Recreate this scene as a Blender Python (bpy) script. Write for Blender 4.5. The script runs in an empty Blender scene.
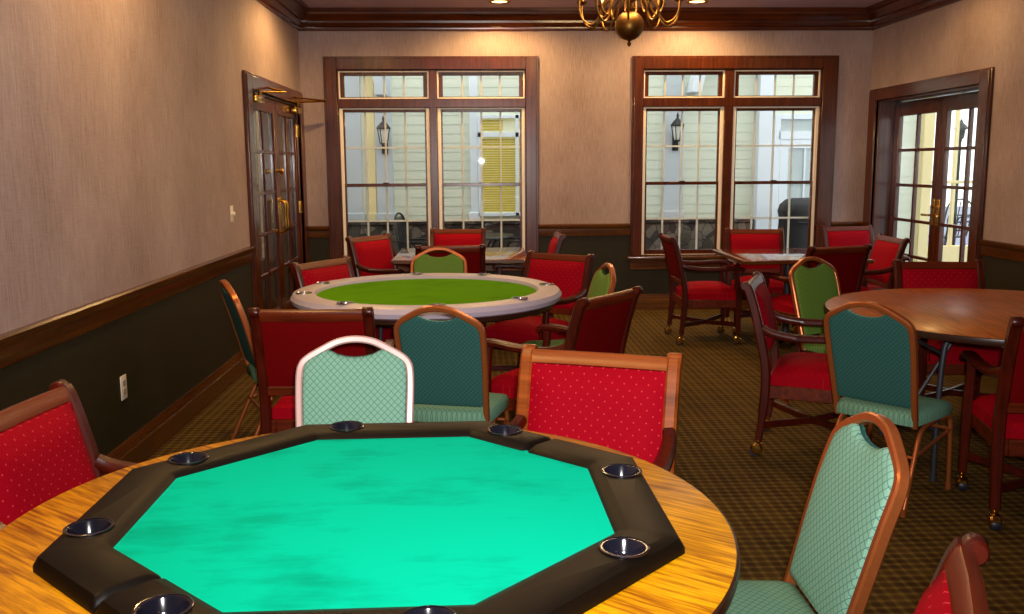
import bpy, bmesh, math, random
from mathutils import Vector, Matrix
random.seed(7)
SC = bpy.context.scene
COL = SC.collection
PI = math.pi

# ------------------------------------------------------------------ materials
def lin(c):
    return tuple((x/255/12.92 if x/255 <= .04045 else ((x/255+.055)/1.055)**2.4) for x in c)+(1,)

class NT:
    def __init__(s, name):
        s.m = bpy.data.materials.new(name); s.m.use_nodes = True
        s.t = s.m.node_tree; s.n = s.t.nodes; s.l = s.t.links
        s.b = s.n['Principled BSDF']
    def node(s, typ, **kw):
        n = s.n.new(typ)
        for k, v in kw.items():
            if k in n.inputs: n.inputs[k].default_value = v
            else: setattr(n, k, v)
        return n
    def link(s, a, b): s.l.new(a, b)
    def coord(s, scale=(1,1,1), rot=(0,0,0), src='Object'):
        tc = s.node('ShaderNodeTexCoord'); mp = s.node('ShaderNodeMapping')
        mp.inputs['Scale'].default_value = scale; mp.inputs['Rotation'].default_value = rot
        s.link(tc.outputs[src], mp.inputs['Vector']); return mp.outputs['Vector']
    def math(s, op, a, b=None, c=None, clamp=False):
        n = s.node('ShaderNodeMath', operation=op); n.use_clamp = clamp
        for i, v in enumerate((a, b, c)):
            if v is None: continue
            if isinstance(v, (int, float)): n.inputs[i].default_value = v
            else: s.link(v, n.inputs[i])
        return n.outputs[0]
    def mix(s, f, a, b):
        n = s.node('ShaderNodeMix', data_type='RGBA')
        for sock, v in ((n.inputs[0], f), (n.inputs[6], a), (n.inputs[7], b)):
            if isinstance(v, (int, float, tuple)): sock.default_value = v
            else: s.link(v, sock)
        return n.outputs[2]
    def ramp(s, f, stops):
        n = s.node('ShaderNodeValToRGB'); e = n.color_ramp.elements
        while len(e) < len(stops): e.new(.5)
        for i, (p, c) in enumerate(stops): e[i].position = p; e[i].color = c
        s.link(f, n.inputs[0]); return n.outputs[0]
    def noise(s, vec, scale=5, detail=3, rough=.5):
        n = s.node('ShaderNodeTexNoise'); n.inputs['Scale'].default_value = scale
        n.inputs['Detail'].default_value = detail; n.inputs['Roughness'].default_value = rough
        s.link(vec, n.inputs['Vector']); return n.outputs[0]
    def bump(s, h, strength=.3, dist=.002):
        n = s.node('ShaderNodeBump'); n.inputs['Strength'].default_value = strength; n.inputs['Distance'].default_value = dist
        s.link(h, n.inputs['Height']); s.link(n.outputs[0], s.b.inputs['Normal'])
    def set(s, color=None, rough=None, metal=None, spec=None, coat=None, coat_r=None, sheen=None):
        b = s.b
        if color is not None:
            if isinstance(color, tuple): b.inputs['Base Color'].default_value = color
            else: s.link(color, b.inputs['Base Color'])
        if rough is not None:
            if isinstance(rough, (int, float)): b.inputs['Roughness'].default_value = rough
            else: s.link(rough, b.inputs['Roughness'])
        if metal is not None: b.inputs['Metallic'].default_value = metal
        if spec is not None: b.inputs['Specular IOR Level'].default_value = spec
        if coat is not None: b.inputs['Coat Weight'].default_value = coat
        if coat_r is not None: b.inputs['Coat Roughness'].default_value = coat_r
        if sheen is not None: b.inputs['Sheen Weight'].default_value = sheen
        return s.m

def plain(name, c, rough=.5, metal=0, spec=.5, var=.12, sc=30, **kw):
    t = NT(name); v = t.coord(); n = t.noise(v, sc, 3)
    c1 = lin(c); a = tuple(x*(1-var) for x in c1[:3])+(1,); b = tuple(min(1, x*(1+var)) for x in c1[:3])+(1,)
    return t.set(t.mix(n, a, b), rough, metal, spec, **kw)

def wood(name, dark, light, axis='Z', rough=.25, scale=1., coat=.4, wav=1., spec=.5, lo=.3, hi=.7):
    t = NT(name)
    st = {'X': (1.2, 22, 22), 'Y': (22, 1.2, 22), 'Z': (22, 22, 1.2)}[axis]
    v = t.coord(tuple(x*scale for x in st))
    n = t.noise(v, 1.6, 5, .62)
    n2 = t.noise(t.coord((3, 3, 3)), 2, 2)
    f = t.math('ADD', t.math('MULTIPLY', n, .8), t.math('MULTIPLY', n2, .2))
    c = t.ramp(f, [(lo, lin(dark)), (hi, lin(light))])
    t.bump(n, .08*wav, .001)
    return t.set(c, rough, coat=coat, coat_r=.12, spec=spec)

def wallpaper():
    t = NT('grasscloth_wallpaper')
    v = t.coord((95, 95, 5.0)); n = t.noise(v, 1.5, 4, .6)
    h = t.noise(t.coord((9, 9, 210)), 1.5, 2, .6)
    g = t.noise(t.coord((1.2, 1.2, .8)), 1.5, 3)
    f = t.math('ADD', t.math('ADD', t.math('MULTIPLY', n, .45), t.math('MULTIPLY', h, .18)), t.math('MULTIPLY', g, .37))
    c = t.ramp(f, [(.30, lin((126, 104, 99))), (.52, lin((164, 143, 140))), (.72, lin((190, 171, 167)))])
    t.bump(f, .25, .002)
    return t.set(c, .8, spec=.2)

def carpet():
    t = NT('plaid_carpet'); v = t.coord()
    sx = t.node('ShaderNodeSeparateXYZ'); t.link(v, sx.inputs[0])
    def band(o, period, w):
        a = t.math('FRACT', t.math('MULTIPLY', o, 1/period))
        d = t.math('ABSOLUTE', t.math('SUBTRACT', a, .5))
        return t.math('SUBTRACT', 1, t.math('MULTIPLY', d, 1/w, clamp=True), clamp=True)
    nz = t.noise(v, 220, 2)
    gx = band(sx.outputs[0], .048, .30); gy = band(sx.outputs[1], .048, .30)
    wx = band(sx.outputs[0], .192, .34); wy = band(sx.outputs[1], .192, .34)
    base = t.mix(t.math('MULTIPLY', t.math('ADD', wx, wy), .5), lin((56, 36, 16)), lin((84, 62, 26)))
    g = t.math('ADD', t.math('MULTIPLY', gx, .45), t.math('MULTIPLY', gy, .6))
    c = t.mix(t.math('MULTIPLY', g, .75), base, lin((128, 104, 46)))
    c = t.mix(t.math('MULTIPLY', t.math('MULTIPLY', gx, gy), .7), c, lin((138, 110, 46)))
    c = t.mix(t.math('MULTIPLY', nz, .5), c, lin((50, 34, 14)))
    t.bump(nz, .5, .004)
    return t.set(c, .95, spec=.1)

def dots_fabric(name, base, dot, period=.034, radius=.13, axis=2):
    t = NT(name); v = t.coord()
    sx = t.node('ShaderNodeSeparateXYZ'); t.link(v, sx.inputs[0])
    zz = sx.outputs[axis]
    a = t.math('MULTIPLY', sx.outputs[0], 1/period); b = t.math('MULTIPLY', zz, 1/period)
    u = t.math('ADD', a, b); w = t.math('SUBTRACT', a, b)
    du = t.math('SUBTRACT', t.math('FRACT', t.math('MULTIPLY', u, .7)), .5)
    dw = t.math('SUBTRACT', t.math('FRACT', t.math('MULTIPLY', w, .7)), .5)
    d = t.math('SQRT', t.math('ADD', t.math('POWER', du, 2), t.math('POWER', dw, 2)))
    f = t.math('LESS_THAN', d, radius)
    n = t.noise(v, 160, 2)
    c = t.mix(n, lin(base), tuple(min(1, x*1.25) for x in lin(base)[:3])+(1,))
    t.bump(n, .3, .001)
    return t.set(t.mix(f, c, lin(dot)), .8, spec=.08)

def trellis_fabric(name, base, line, period=.03, wd=.09, axis=2):
    t = NT(name); v = t.coord()
    sx = t.node('ShaderNodeSeparateXYZ'); t.link(v, sx.inputs[0])
    zz = sx.outputs[axis]
    a = t.math('MULTIPLY', sx.outputs[0], 1/period); b = t.math('MULTIPLY', zz, 1/period)
    def ln(o):
        d = t.math('ABSOLUTE', t.math('SUBTRACT', t.math('FRACT', o), .5))
        return t.math('LESS_THAN', d, wd)
    f = t.math('MAXIMUM', ln(t.math('ADD', a, b)), ln(t.math('SUBTRACT', a, b)))
    n = t.noise(v, 300, 2)
    c = t.mix(t.math('MULTIPLY', f, .8), lin(base), lin(line))
    c = t.mix(t.math('MULTIPLY', n, .25), c, lin(line))
    t.bump(n, .25, .001)
    return t.set(c, .8, spec=.25)

def felt(name, c1, c2):
    t = NT(name); v = t.coord()
    n = t.noise(v, 3.2, 5, .6); fz = t.noise(v, 400, 2)
    streak = t.noise(t.coord((2.5, 9, 1), (0, 0, .5)), 1.6, 4, .6)
    f = t.math('ADD', t.math('MULTIPLY', n, .55), t.math('MULTIPLY', streak, .45))
    c = t.ramp(f, [(.28, lin(c2)), (.5, lin(c1))])
    t.bump(fz, .3, .001)
    return t.set(c, .95, spec=.03)

def glass():
    t = NT('window_glass'); n = t.n
    n.remove(t.b); out = n['Material Output']
    tr = t.node('ShaderNodeBsdfTransparent'); gl = t.node('ShaderNodeBsdfGlossy'); gl.inputs['Roughness'].default_value = .01
    tr.inputs[0].default_value = (.96, .98, .97, 1)
    lw = t.node('ShaderNodeLayerWeight'); lw.inputs['Blend'].default_value = .5
    f = t.math('ADD', t.math('MULTIPLY', t.math('POWER', lw.outputs['Facing'], 5), .9), .045)
    mx = t.node('ShaderNodeMixShader'); t.link(f, mx.inputs[0]); t.link(tr.outputs[0], mx.inputs[1]); t.link(gl.outputs[0], mx.inputs[2])
    t.link(mx.outputs[0], out.inputs[0]); return t.m

def vinyl_bars():
    t = NT('white_vinyl_glazing_bars'); t.set(lin((246, 242, 236)), .5)
    tl = t.node('ShaderNodeBsdfTranslucent'); tl.inputs[0].default_value = lin((250, 246, 240))
    mx = t.node('ShaderNodeMixShader'); mx.inputs[0].default_value = .5
    t.link(t.b.outputs[0], mx.inputs[1]); t.link(tl.outputs[0], mx.inputs[2]); t.link(mx.outputs[0], t.n['Material Output'].inputs[0]); return t.m

def emit(name, c, s):
    t = NT(name); t.b.inputs['Emission Color'].default_value = c; t.b.inputs['Emission Strength'].default_value = s
    return t.set((.8, .8, .8, 1), .4)

def siding(name, c, period=.12):
    t = NT(name); v = t.coord()
    sx = t.node('ShaderNodeSeparateXYZ'); t.link(v, sx.inputs[0])
    n = t.noise(v, 6, 3)
    c1 = lin(c)
    return t.set(t.mix(n, tuple(x*.93 for x in c1[:3])+(1,), c1), .6)

def stone():
    t = NT('field_stone'); v = t.coord()
    vo = t.node('ShaderNodeTexVoronoi'); vo.inputs['Scale'].default_value = 8.5; t.link(v, vo.inputs['Vector'])
    vd = t.node('ShaderNodeTexVoronoi', feature='DISTANCE_TO_EDGE'); vd.inputs['Scale'].default_value = 8.5; t.link(v, vd.inputs['Vector'])
    sp = t.node('ShaderNodeSeparateColor'); t.link(vo.outputs['Color'], sp.inputs[0])
    c = t.ramp(sp.outputs[0], [(0, lin((34, 27, 18))), (.5, lin((74, 62, 48))), (1, lin((112, 98, 82)))])
    g = t.math('LESS_THAN', vd.outputs['Distance'], .028)
    t.bump(vd.outputs['Distance'], .6, .03)
    return t.set(t.mix(g, c, lin((30, 28, 24))), .9)

M = {}
M['paper'] = wallpaper()
M['wains'] = plain('dark_green_wainscot', (38, 32, 13), .6, spec=.25, var=.2, sc=6)
M['trim'] = wood('mahogany_trim', (44, 17, 5), (96, 42, 12), 'Z', .26, coat=.1)
M['trimx'] = wood('mahogany_trim_along', (44, 17, 5), (96, 42, 12), 'X', .22, coat=.1)
M['trimy'] = wood('mahogany_trim_deep', (44, 17, 5), (96, 42, 12), 'Y', .26, coat=.1)
M['rail'] = wood('walnut_chair_rail', (50, 22, 6), (100, 54, 17), 'Y', .25)
M['railx'] = wood('walnut_chair_rail_along', (58, 28, 8), (112, 66, 22), 'X', .25)
M['white'] = plain('white_vinyl', (246, 234, 216), .45, var=.04)
M['bars'] = vinyl_bars()
M['ceil'] = plain('ceiling_paint', (190, 168, 178), .9, var=.03, sc=3)
M['carpet'] = carpet()
M['red'] = dots_fabric('red_dotted_fabric', (140, 0, 20), (190, 52, 54), .027, .09)
M['redseat'] = dots_fabric('red_dotted_seat_fabric', (140, 0, 18), (166, 26, 30), .027, .09, 1)
M['redback'] = plain('red_back_fabric', (100, 0, 2), .8, spec=.08, var=.2, sc=120)
M['chairwood'] = wood('cherry_chair_wood', (40, 8, 3), (84, 22, 8), 'Z', .32, coat=0, spec=.35)
M['chairwoodx'] = wood('cherry_chair_wood_along', (60, 15, 4), (116, 42, 13), 'X', .36, coat=0, spec=.3)
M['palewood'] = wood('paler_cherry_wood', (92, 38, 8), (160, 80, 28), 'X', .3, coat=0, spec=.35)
M['brass'] = plain('polished_brass', (206, 160, 74), .2, 1, var=.08)
M['oldbrass'] = plain('antique_brass', (128, 92, 44), .42, 1, var=.2)
M['wheel'] = plain('dark_caster_rubber', (34, 36, 48), .45)
M['sage'] = trellis_fabric('sage_trellis_fabric', (124, 172, 150), (52, 100, 98), .023, .06)
M['sageseat'] = trellis_fabric('sage_trellis_seat_fabric', (112, 156, 128), (48, 92, 86), .023, .06, 1)
M['olive'] = trellis_fabric('warm_tinted_sage_fabric', (104, 138, 52), (66, 94, 34), .023, .06)  # sage fabric with the warm room light tinted into its colour
M['oliveseat'] = trellis_fabric('warm_tinted_sage_seat_fabric', (100, 140, 70), (62, 92, 44), .023, .06, 1)  # seat version, same warm light put into the colour
M['teal'] = trellis_fabric('teal_back_fabric', (44, 94, 88), (26, 64, 62), .02, .10)
M['rose'] = plain('pale_rose_metal', (200, 166, 162), .36, .3, var=.06, sc=60)
M['copper'] = plain('copper_vein_metal', (168, 92, 46), .34, .55, var=.15, sc=60)
M['steel'] = plain('grey_leg_metal', (54, 53, 60), .5, .3)
M['chrome'] = plain('chrome', (214, 214, 220), .14, 1, var=.03)
M['cuprim'] = plain('dark_chrome', (96, 94, 100), .2, 1, var=.03)
M['cupblack'] = plain('black_cup_plastic', (20, 20, 30), .12, 0, spec=.8)
M['vinyl'] = plain('brown_black_vinyl', (13, 7, 3), .5, spec=.16, var=.15, sc=50)
M['felt_teal'] = felt('turquoise_felt', (0, 190, 156), (0, 140, 110))
M['felt_green'] = felt('green_felt', (88, 148, 4), (72, 124, 2))
M['greyvinyl'] = plain('grey_vinyl_rail', (180, 170, 186), .42, var=.06, sc=15)
M['oak'] = wood('honey_oak_laminate', (136, 72, 0), (232, 164, 8), 'Y', .32, 3.4, coat=.05, spec=.3, lo=.37, hi=.6)
M['redoak'] = wood('red_oak_laminate', (118, 52, 4), (186, 100, 20), 'Y', .34, 2.6, coat=.05, spec=.3, lo=.36, hi=.62)
M['glossoak'] = wood('polished_oak_laminate', (92, 36, 10), (140, 66, 20), 'X', .10, 2.2, coat=.6, wav=0)
M['edge'] = plain('dark_table_edging', (48, 26, 16), .3)
M['glass'] = glass()
M['ivory'] = plain('ivory_plastic', (226, 214, 190), .4, var=.03)
M['bulb'] = emit('warm_bulb', (1, .72, .3, 1), 9)
M['lens'] = emit('warm_downlight_lens', (1, .66, .22, 1), 6)
M['black'] = plain('black_iron', (14, 14, 15), .4)
M['siding'] = siding('pale_siding', (222, 226, 204))
M['pilaster'] = plain('pale_grey_paint', (196, 202, 204), .5, var=.04, sc=4)
M['cream'] = plain('cream_paint', (238, 218, 160), .55, var=.04, sc=4)
M['whitep'] = plain('white_paint', (228, 234, 238), .45, var=.03)
M['stone'] = stone()
M['deck'] = plain('blue_grey_deck', (130, 136, 158), .7, var=.1, sc=8)
M['cover'] = plain('black_cover_cloth', (16, 17, 18), .6, var=.3, sc=14)
M['blind'] = plain('yellow_blind_slats', (240, 205, 60), .5, var=.06)
M['litroom'] = emit('lit_room', (.62, .5, .06, 1), .45)
M['hedge'] = plain('dark_hedge_leaves', (40, 48, 22), .8, var=.6, sc=25)
M['hall'] = plain('hallway_paint', (150, 128, 108), .8, var=.06, sc=3)
M['lampglass'] = plain('milky_lamp_glass', (226, 226, 214), .25)

# ------------------------------------------------------------------ mesh helpers
def build(name, bm, mat, parent=None, loc=None, rotz=0, smooth=True, ang=40):
    bmesh.ops.recalc_face_normals(bm, faces=bm.faces)
    me = bpy.data.meshes.new(name); bm.to_mesh(me); bm.free()
    for m in (mat if isinstance(mat, (list, tuple)) else [mat]): me.materials.append(m)
    if smooth:
        for p in me.polygons: p.use_smooth = True
        me.set_sharp_from_angle(angle=math.radians(ang))
    o = bpy.data.objects.new(name, me); COL.objects.link(o)
    if parent: o.parent = parent
    if loc: o.location = loc
    o.rotation_euler.z = rotz
    return o

def empty(name, loc=(0, 0, 0), rotz=0, label=None, cat=None, group=None, kind=None):
    o = bpy.data.objects.new(name, None); COL.objects.link(o); o.location = loc; o.rotation_euler.z = rotz
    o.empty_display_size = .05
    return tag(o, label, cat, group, kind)

def tag(o, label=None, cat=None, group=None, kind=None):
    for k, v in (('label', label), ('category', cat), ('group', group), ('kind', kind)):
        if v: o[k] = v
    return o

def box(bm, x0, x1, y0, y1, z0, z1, bev=0, seg=2, mi=0):
    v = [bm.verts.new(p) for p in ((x0, y0, z0), (x1, y0, z0), (x1, y1, z0), (x0, y1, z0), (x0, y0, z1), (x1, y0, z1), (x1, y1, z1), (x0, y1, z1))]
    fs = [bm.faces.new([v[i] for i in q]) for q in ((0, 3, 2, 1), (4, 5, 6, 7), (0, 1, 5, 4), (1, 2, 6, 5), (2, 3, 7, 6), (3, 0, 4, 7))]
    for f in fs: f.material_index = mi
    if bev:
        es = list({e for f in fs for e in f.edges})
        bmesh.ops.bevel(bm, geom=es, offset=bev, segments=seg, affect='EDGES', profile=.5)

def sweep(bm, pts, prof, side=None, closed=False, scale=None):
    """sweep a 2-D profile (a along 'side', b along the third axis) along a polyline"""
    pts = [Vector(p) for p in pts]; n = len(pts); rings = []
    prev = None
    for i, p in enumerate(pts):
        if closed: tg = (pts[(i+1) % n]-pts[i-1])
        else: tg = pts[min(i+1, n-1)]-pts[max(i-1, 0)]
        tg.normalize()
        if side is not None:
            s = Vector(side); s = (s-tg*s.dot(tg)).normalized()
        else:
            if prev is None:
                s = tg.orthogonal().normalized()
            else:
                s = (prev-tg*prev.dot(tg)).normalized()
            prev = s
        u = tg.cross(s)
        # keep thickness at the bends
        k = 1.
        if (closed or 0 < i < n-1):
            d1 = (p-pts[i-1]).normalized(); d2 = (pts[(i+1) % n]-p).normalized()
            cs = max(.35, math.sqrt(max(0, (1+d1.dot(d2))/2))); k = 1/cs
        sc = scale[i] if scale else 1
        sa, sb = (sc if isinstance(sc, tuple) else (sc, sc))
        rings.append([bm.verts.new(p+s*a*sa*(1 if side is not None else 1)+u*b*sb*(k if side is not None else 1)) for a, b in prof])
    m = len(prof)
    for i in range(n if closed else n-1):
        A, B = rings[i], rings[(i+1) % n]
        for j in range(m):
            bm.faces.new((A[j], A[(j+1) % m], B[(j+1) % m], B[j]))
    if not closed:
        bm.faces.new(rings[0]); bm.faces.new(rings[-1][::-1])

def circ(r, n=8): return [(r*math.cos(2*PI*i/n), r*math.sin(2*PI*i/n)) for i in range(n)]
def rect(a, b, c=None):
    c = min(a, b)*.18 if c is None else c
    a /= 2; b /= 2
    return [(a, -b+c), (a, b-c), (a-c, b), (-a+c, b), (-a, b-c), (-a, -b+c), (-a+c, -b), (a-c, -b)]

def tube(bm, pts, r, n=8, closed=False): sweep(bm, pts, circ(r, n), None, closed)

def lathe(bm, prof, n=24, c=(0, 0, 0), axis='Z'):
    rings = []
    for r, z in prof:
        ring = []
        for i in range(n):
            a = 2*PI*i/n
            p = {'Z': (r*math.cos(a), r*math.sin(a), z), 'X': (z, r*math.cos(a), r*math.sin(a)), 'Y': (r*math.cos(a), z, r*math.sin(a))}[axis]
            ring.append(bm.verts.new((c[0]+p[0], c[1]+p[1], c[2]+p[2])))
        rings.append(ring)
    for A, B in zip(rings, rings[1:]):
        for i in range(n): bm.faces.new((A[i], A[(i+1) % n], B[(i+1) % n], B[i]))
    loop = math.hypot(prof[0][0]-prof[-1][0], prof[0][1]-prof[-1][1]) < .004 and prof[0][0] > 1e-5
    if loop:
        for i in range(n): bm.faces.new((rings[-1][i], rings[-1][(i+1) % n], rings[0][(i+1) % n], rings[0][i]))
    else:
        if prof[0][0] > 1e-5: bm.faces.new(rings[0][::-1])
        if prof[-1][0] > 1e-5: bm.faces.new(rings[-1])
    bmesh.ops.dissolve_degenerate(bm, dist=1e-7, edges=list({e for r in rings for v in r for e in v.link_edges}))
    bmesh.ops.remove_doubles(bm, verts=[v for r in rings for v in r if v.is_valid], dist=1e-6)

def prism(bm, poly, fn, bev=0):
    """poly: list of (a,b); fn(a,b,side 0/1) -> point. Extrudes side 0 to side 1"""
    A = [bm.verts.new(fn(a, b, 0)) for a, b in poly]; B = [bm.verts.new(fn(a, b, 1)) for a, b in poly]
    f0 = bm.faces.new(A[::-1]); f1 = bm.faces.new(B); n = len(poly)
    for i in range(n): bm.faces.new((A[i], A[(i+1) % n], B[(i+1) % n], B[i]))
    if bev:
        es = list(f0.edges)+list(f1.edges)
        bmesh.ops.bevel(bm, geom=es, offset=bev, segments=2, affect='EDGES', profile=.5)

def smoothpath(pts, k=4):
    P = [Vector(p) for p in pts]; out = []
    for i in range(len(P)-1):
        a, b, c, d = P[max(i-1, 0)], P[i], P[i+1], P[min(i+2, len(P)-1)]
        for j in range(k):
            t = j/k
            out.append(.5*((2*b)+(c-a)*t+(2*a-5*b+4*c-d)*t*t+(3*b-a-3*c+d)*t**3))
    out.append(P[-1]); return out

def B(): return bmesh.new()

def cut(o, bm):
    """bore the shapes in bm out of o"""
    bmesh.ops.recalc_face_normals(bm, faces=bm.faces)
    me = bpy.data.meshes.new('bore'); bm.to_mesh(me); bm.free(); c = bpy.data.objects.new('bore', me); COL.objects.link(c)
    md = o.modifiers.new('bore', 'BOOLEAN'); md.operation = 'DIFFERENCE'; md.object = c; md.solver = 'EXACT'
    par = o.parent; o.parent = None
    dg = bpy.context.evaluated_depsgraph_get(); dg.update()
    new = bpy.data.meshes.new_from_object(o.evaluated_get(dg)); old = o.data
    o.modifiers.clear(); o.data = new; o.parent = par
    bpy.data.objects.remove(c); bpy.data.meshes.remove(me); nm = old.name; bpy.data.meshes.remove(old); new.name = nm
    new.set_sharp_from_angle(angle=math.radians(40))

def copy_tree(o, parent=None):
    c = o.copy(); COL.objects.link(c)
    if parent: c.parent = parent; c.matrix_parent_inverse = o.matrix_parent_inverse.copy()
    for ch in list(o.children): copy_tree(ch, c)
    return c

# ------------------------------------------------------------------ the room
XL, XR, YB, YF, H = -1.76, 3.95, 9.41, -1.6, 3.0
ZR = .86          # where the wallpaper meets the wainscot (behind the chair rail)
def wall(name, plane, p, thick, u0, u1, holes, label=None):
    """wall in plane x=p or y=p, from u0 to u1; thick is signed, outward"""
    bm = B()
    us = sorted({u0, u1}|{h[0] for h in holes}|{h[1] for h in holes}); zs = sorted({0, ZR, H+.02}|{h[2] for h in holes}|{h[3] for h in holes})
    for a, b in zip(us, us[1:]):
        for c, d in zip(zs, zs[1:]):
            if any(h[0] <= a and b <= h[1] and h[2] <= c and d <= h[3] for h in holes): continue
            mi = 0 if c >= ZR else 1
            q = sorted((p, p+thick))
            if plane == 'x': box(bm, q[0], q[1], a, b, c, d, mi=mi)
            else: box(bm, a, b, q[0], q[1], c, d, mi=mi)
    bmesh.ops.remove_doubles(bm, verts=bm.verts, dist=1e-5)
    o = build(name, bm, [M['paper'], M['wains']], smooth=False)
    return tag(o, None, None, None, 'structure')

LD = (7.28, 9.19, 0, 2.08)     # left double door opening (y0,y1,z0,z1)
RD = (7.28, 9.19, 0, 2.10)
W1 = (-1.40, .467, .56, 2.43); W2 = (1.64, 3.45, .56, 2.43)
wall('wall_left', 'x', XL, -.14, YF, YB+.16, [LD])
wall('wall_right', 'x', XR, .22, YF, YB+.16, [RD])
wall('wall_back', 'y', YB, .16, XL, XR, [W1, W2])
wall('wall_front', 'y', YF, -.14, XL-.14, XR+.22, [])
bm = B(); box(bm, XL-.14, XR+.22, YF-.14, YB+.16, -.08, 0); tag(build('floor', bm, M['carpet'], smooth=False), kind='structure')
bm = B(); box(bm, XL-.14, XR+.22, YF-.14, YB+.16, H, H+.1); tag(build('ceiling', bm, M['ceil'], smooth=False), kind='structure')

def molding(name, prof, a, b, wallname, mat):
    """prof: (d, z) out from the wall; wall 'L','R','B','F'; a..b along it"""
    bm = B()
    def fn(d, z, s):
        u = (a, b)[s]
        return {'L': (XL+d, u, z), 'R': (XR-d, u, z), 'B': (u, YB-d, z), 'F': (u, YF+d, z)}[wallname]
    prism(bm, prof, fn)
    return tag(build(name, bm, mat, smooth=True, ang=25), kind='structure')
crown = [(0, 2.80), (.018, 2.80), (.024, 2.815), (.024, 2.835), (.045, 2.845), (.06, 2.87), (.062, 2.89), (.075, 2.895), (.10, 2.925), (.125, 2.945), (.13, 2.965), (.145, 2.97), (.145, 3.0), (0, 3.0)]
chair_rail = [(0, .775), (.012, .775), (.016, .79), (.016, .845), (.03, .86), (.036, .875), (.036, .888), (.026, .896), (0, .896)]
base = [(0, 0), (.022, 0), (.022, .11), (.017, .118), (.02, .128), (.012, .15), (.008, .165), (0, .165)]
n = 0
for w, a, b in (('L', YF, YB), ('R', YF, YB), ('B', XL, XR), ('F', XL, XR)):
    n += 1; molding('trim_%d' % n, crown, a, b, w, M['trimx' if w in 'BF' else 'trimy'])
for w, a, b in (('L', YF, 7.10), ('R', YF, 7.12), ('B', XL, -1.53), ('B', .593, 1.53), ('B', 3.61, XR), ('F', XL, XR), ('L', 9.35, YB), ('R', 9.35, YB)):
    n += 1; molding('trim_%d' % n, chair_rail, a, b, w, M['railx' if w in 'BF' else 'rail'])
for nm, w, a, b in (('baseboard_left', 'L', YF, 7.10), ('baseboard_right', 'R', YF, 7.12), ('baseboard_back', 'B', XL, XR), ('baseboard_front', 'F', XL, XR)):
    molding(nm, base, a, b, w, M['railx' if w in 'BF' else 'rail'])

# ------------------------------------------------------------------ windows in the back wall
def framebox(bm, x0, x1, y0, y1, z0, z1, w, wt=None, wb=None, bev=.003):
    wt = w if wt is None else wt; wb = w if wb is None else wb
    box(bm, x0, x0+w, y0, y1, z0, z1, bev, 1); box(bm, x1-w, x1, y0, y1, z0, z1, bev, 1)
    box(bm, x0+w, x1-w, y0, y1, z1-wt, z1, bev, 1); box(bm, x0+w, x1-w, y0, y1, z0, z0+wb, bev, 1)

def window(name, W, c0, c1, ctop, mull):
    x0, x1, z0, z1 = W
    r = empty(name, (0, 0, 0), kind='structure')
    bm = B()                                                       # casing with stepped profile
    for i, (ins, d) in enumerate(((0, .022), (.02, .034), (.085, .026))):
        a0, a1, t = c0+ins, c1-ins, ctop-ins
        wj0 = x0-a0; wj1 = a1-x1
        lo = .565
        box(bm, a0, x0, YB-d, YB+.002, lo, t, .004, 1); box(bm, x1, a1, YB-d, YB+.002, lo, t, .004, 1)
        box(bm, x0, x1, YB-d, YB+.002, z1, t, .004, 1)
    build('casing', bm, M['trim'], r)
    bm = B(); box(bm, c0-.03, c1+.03, YB-.075, YB+.05, .53, .562, .008, 2); build('sill', bm, M['railx'], r)
    bm = B(); box(bm, c0+.0, c1-.0, YB-.022, YB+.002, .42, .53, .006, 1); box(bm, c0, c1, YB-.03, YB, .495, .53, .006, 1); build('apron', bm, M['railx'], r)
    bm = B()                                                       # jamb box, mullion and transom bar
    framebox(bm, x0, x1, YB, YB+.15, z0, z1, .012)
    m0, m1 = mull
    box(bm, m0, m1, YB-.012, YB+.15, z0, z1, .005, 1); box(bm, x0, x1, YB-.014, YB+.15, 2.062, 2.148, .005, 1)
    build('frame', bm, M['trim'], r)
    cols = ((x0+.006, m0), (m1, x1-.006)); rows = ((z0, 2.062), (2.148, z1-.006))
    bm = B(); bs = B(); bg = B(); bp = B()
    for (a, b) in cols:
        for k, (c, d) in enumerate(rows):
            framebox(bm, a, b, YB+.012, YB+.05, c, d, .034 if k == 0 else .018, .016, .014)       # white vinyl liner
            a2, b2, c2, d2 = a+.02, b-.02, c+.01, d-.012
            if k == 0:
                framebox(bs, a2, b2, YB+.04, YB+.075, 1.285, d2, .03, .03, .03)
                framebox(bs, a2, b2, YB+.02, YB+.055, c2, 1.315, .032, .032, .05)
                box(bs, (a2+b2)/2-.03, (a2+b2)/2+.03, YB+.008, YB+.03, 1.312, 1.325, .003, 1)      # sash lock
                gz0, gz1 = c2+.045, d2-.028
                hs = (.935, 1.672)
            else:
                framebox(bs, a2-.012, b2+.012, YB+.03, YB+.075, c2, d2+.006, .05, .042, .012)
                gz0, gz1 = c2+.012, d2-.04; hs = ()
            ga, gb = (a2+.032, b2-.032) if k == 0 else (a2+.04, b2-.04)
            for i in range(1, 4):
                x = ga+(gb-ga)*i/4
                box(bg, x-.009, x+.009, YB+.075, YB+.087, gz0-.02, gz1+.02)
            for z in hs: box(bg, ga-.01, gb+.01, YB+.076, YB+.086, z-.009, z+.009)
            box(bp, ga-.005, gb+.005, YB+.062, YB+.066, gz0-.005, gz1+.005)
    build('liner', bm, M['white'], r); build('sash', bs, M['trim'], r)
    build('glazing_bars', bg, M['bars'], r); build('pane', bp, M['glass'], r, smooth=False)
    return r
window('window_1', W1, -1.53, .593, 2.557, (-.495, -.418))
window('window_2', W2, 1.53, 3.61, 2.557, (2.47, 2.56))

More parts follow.
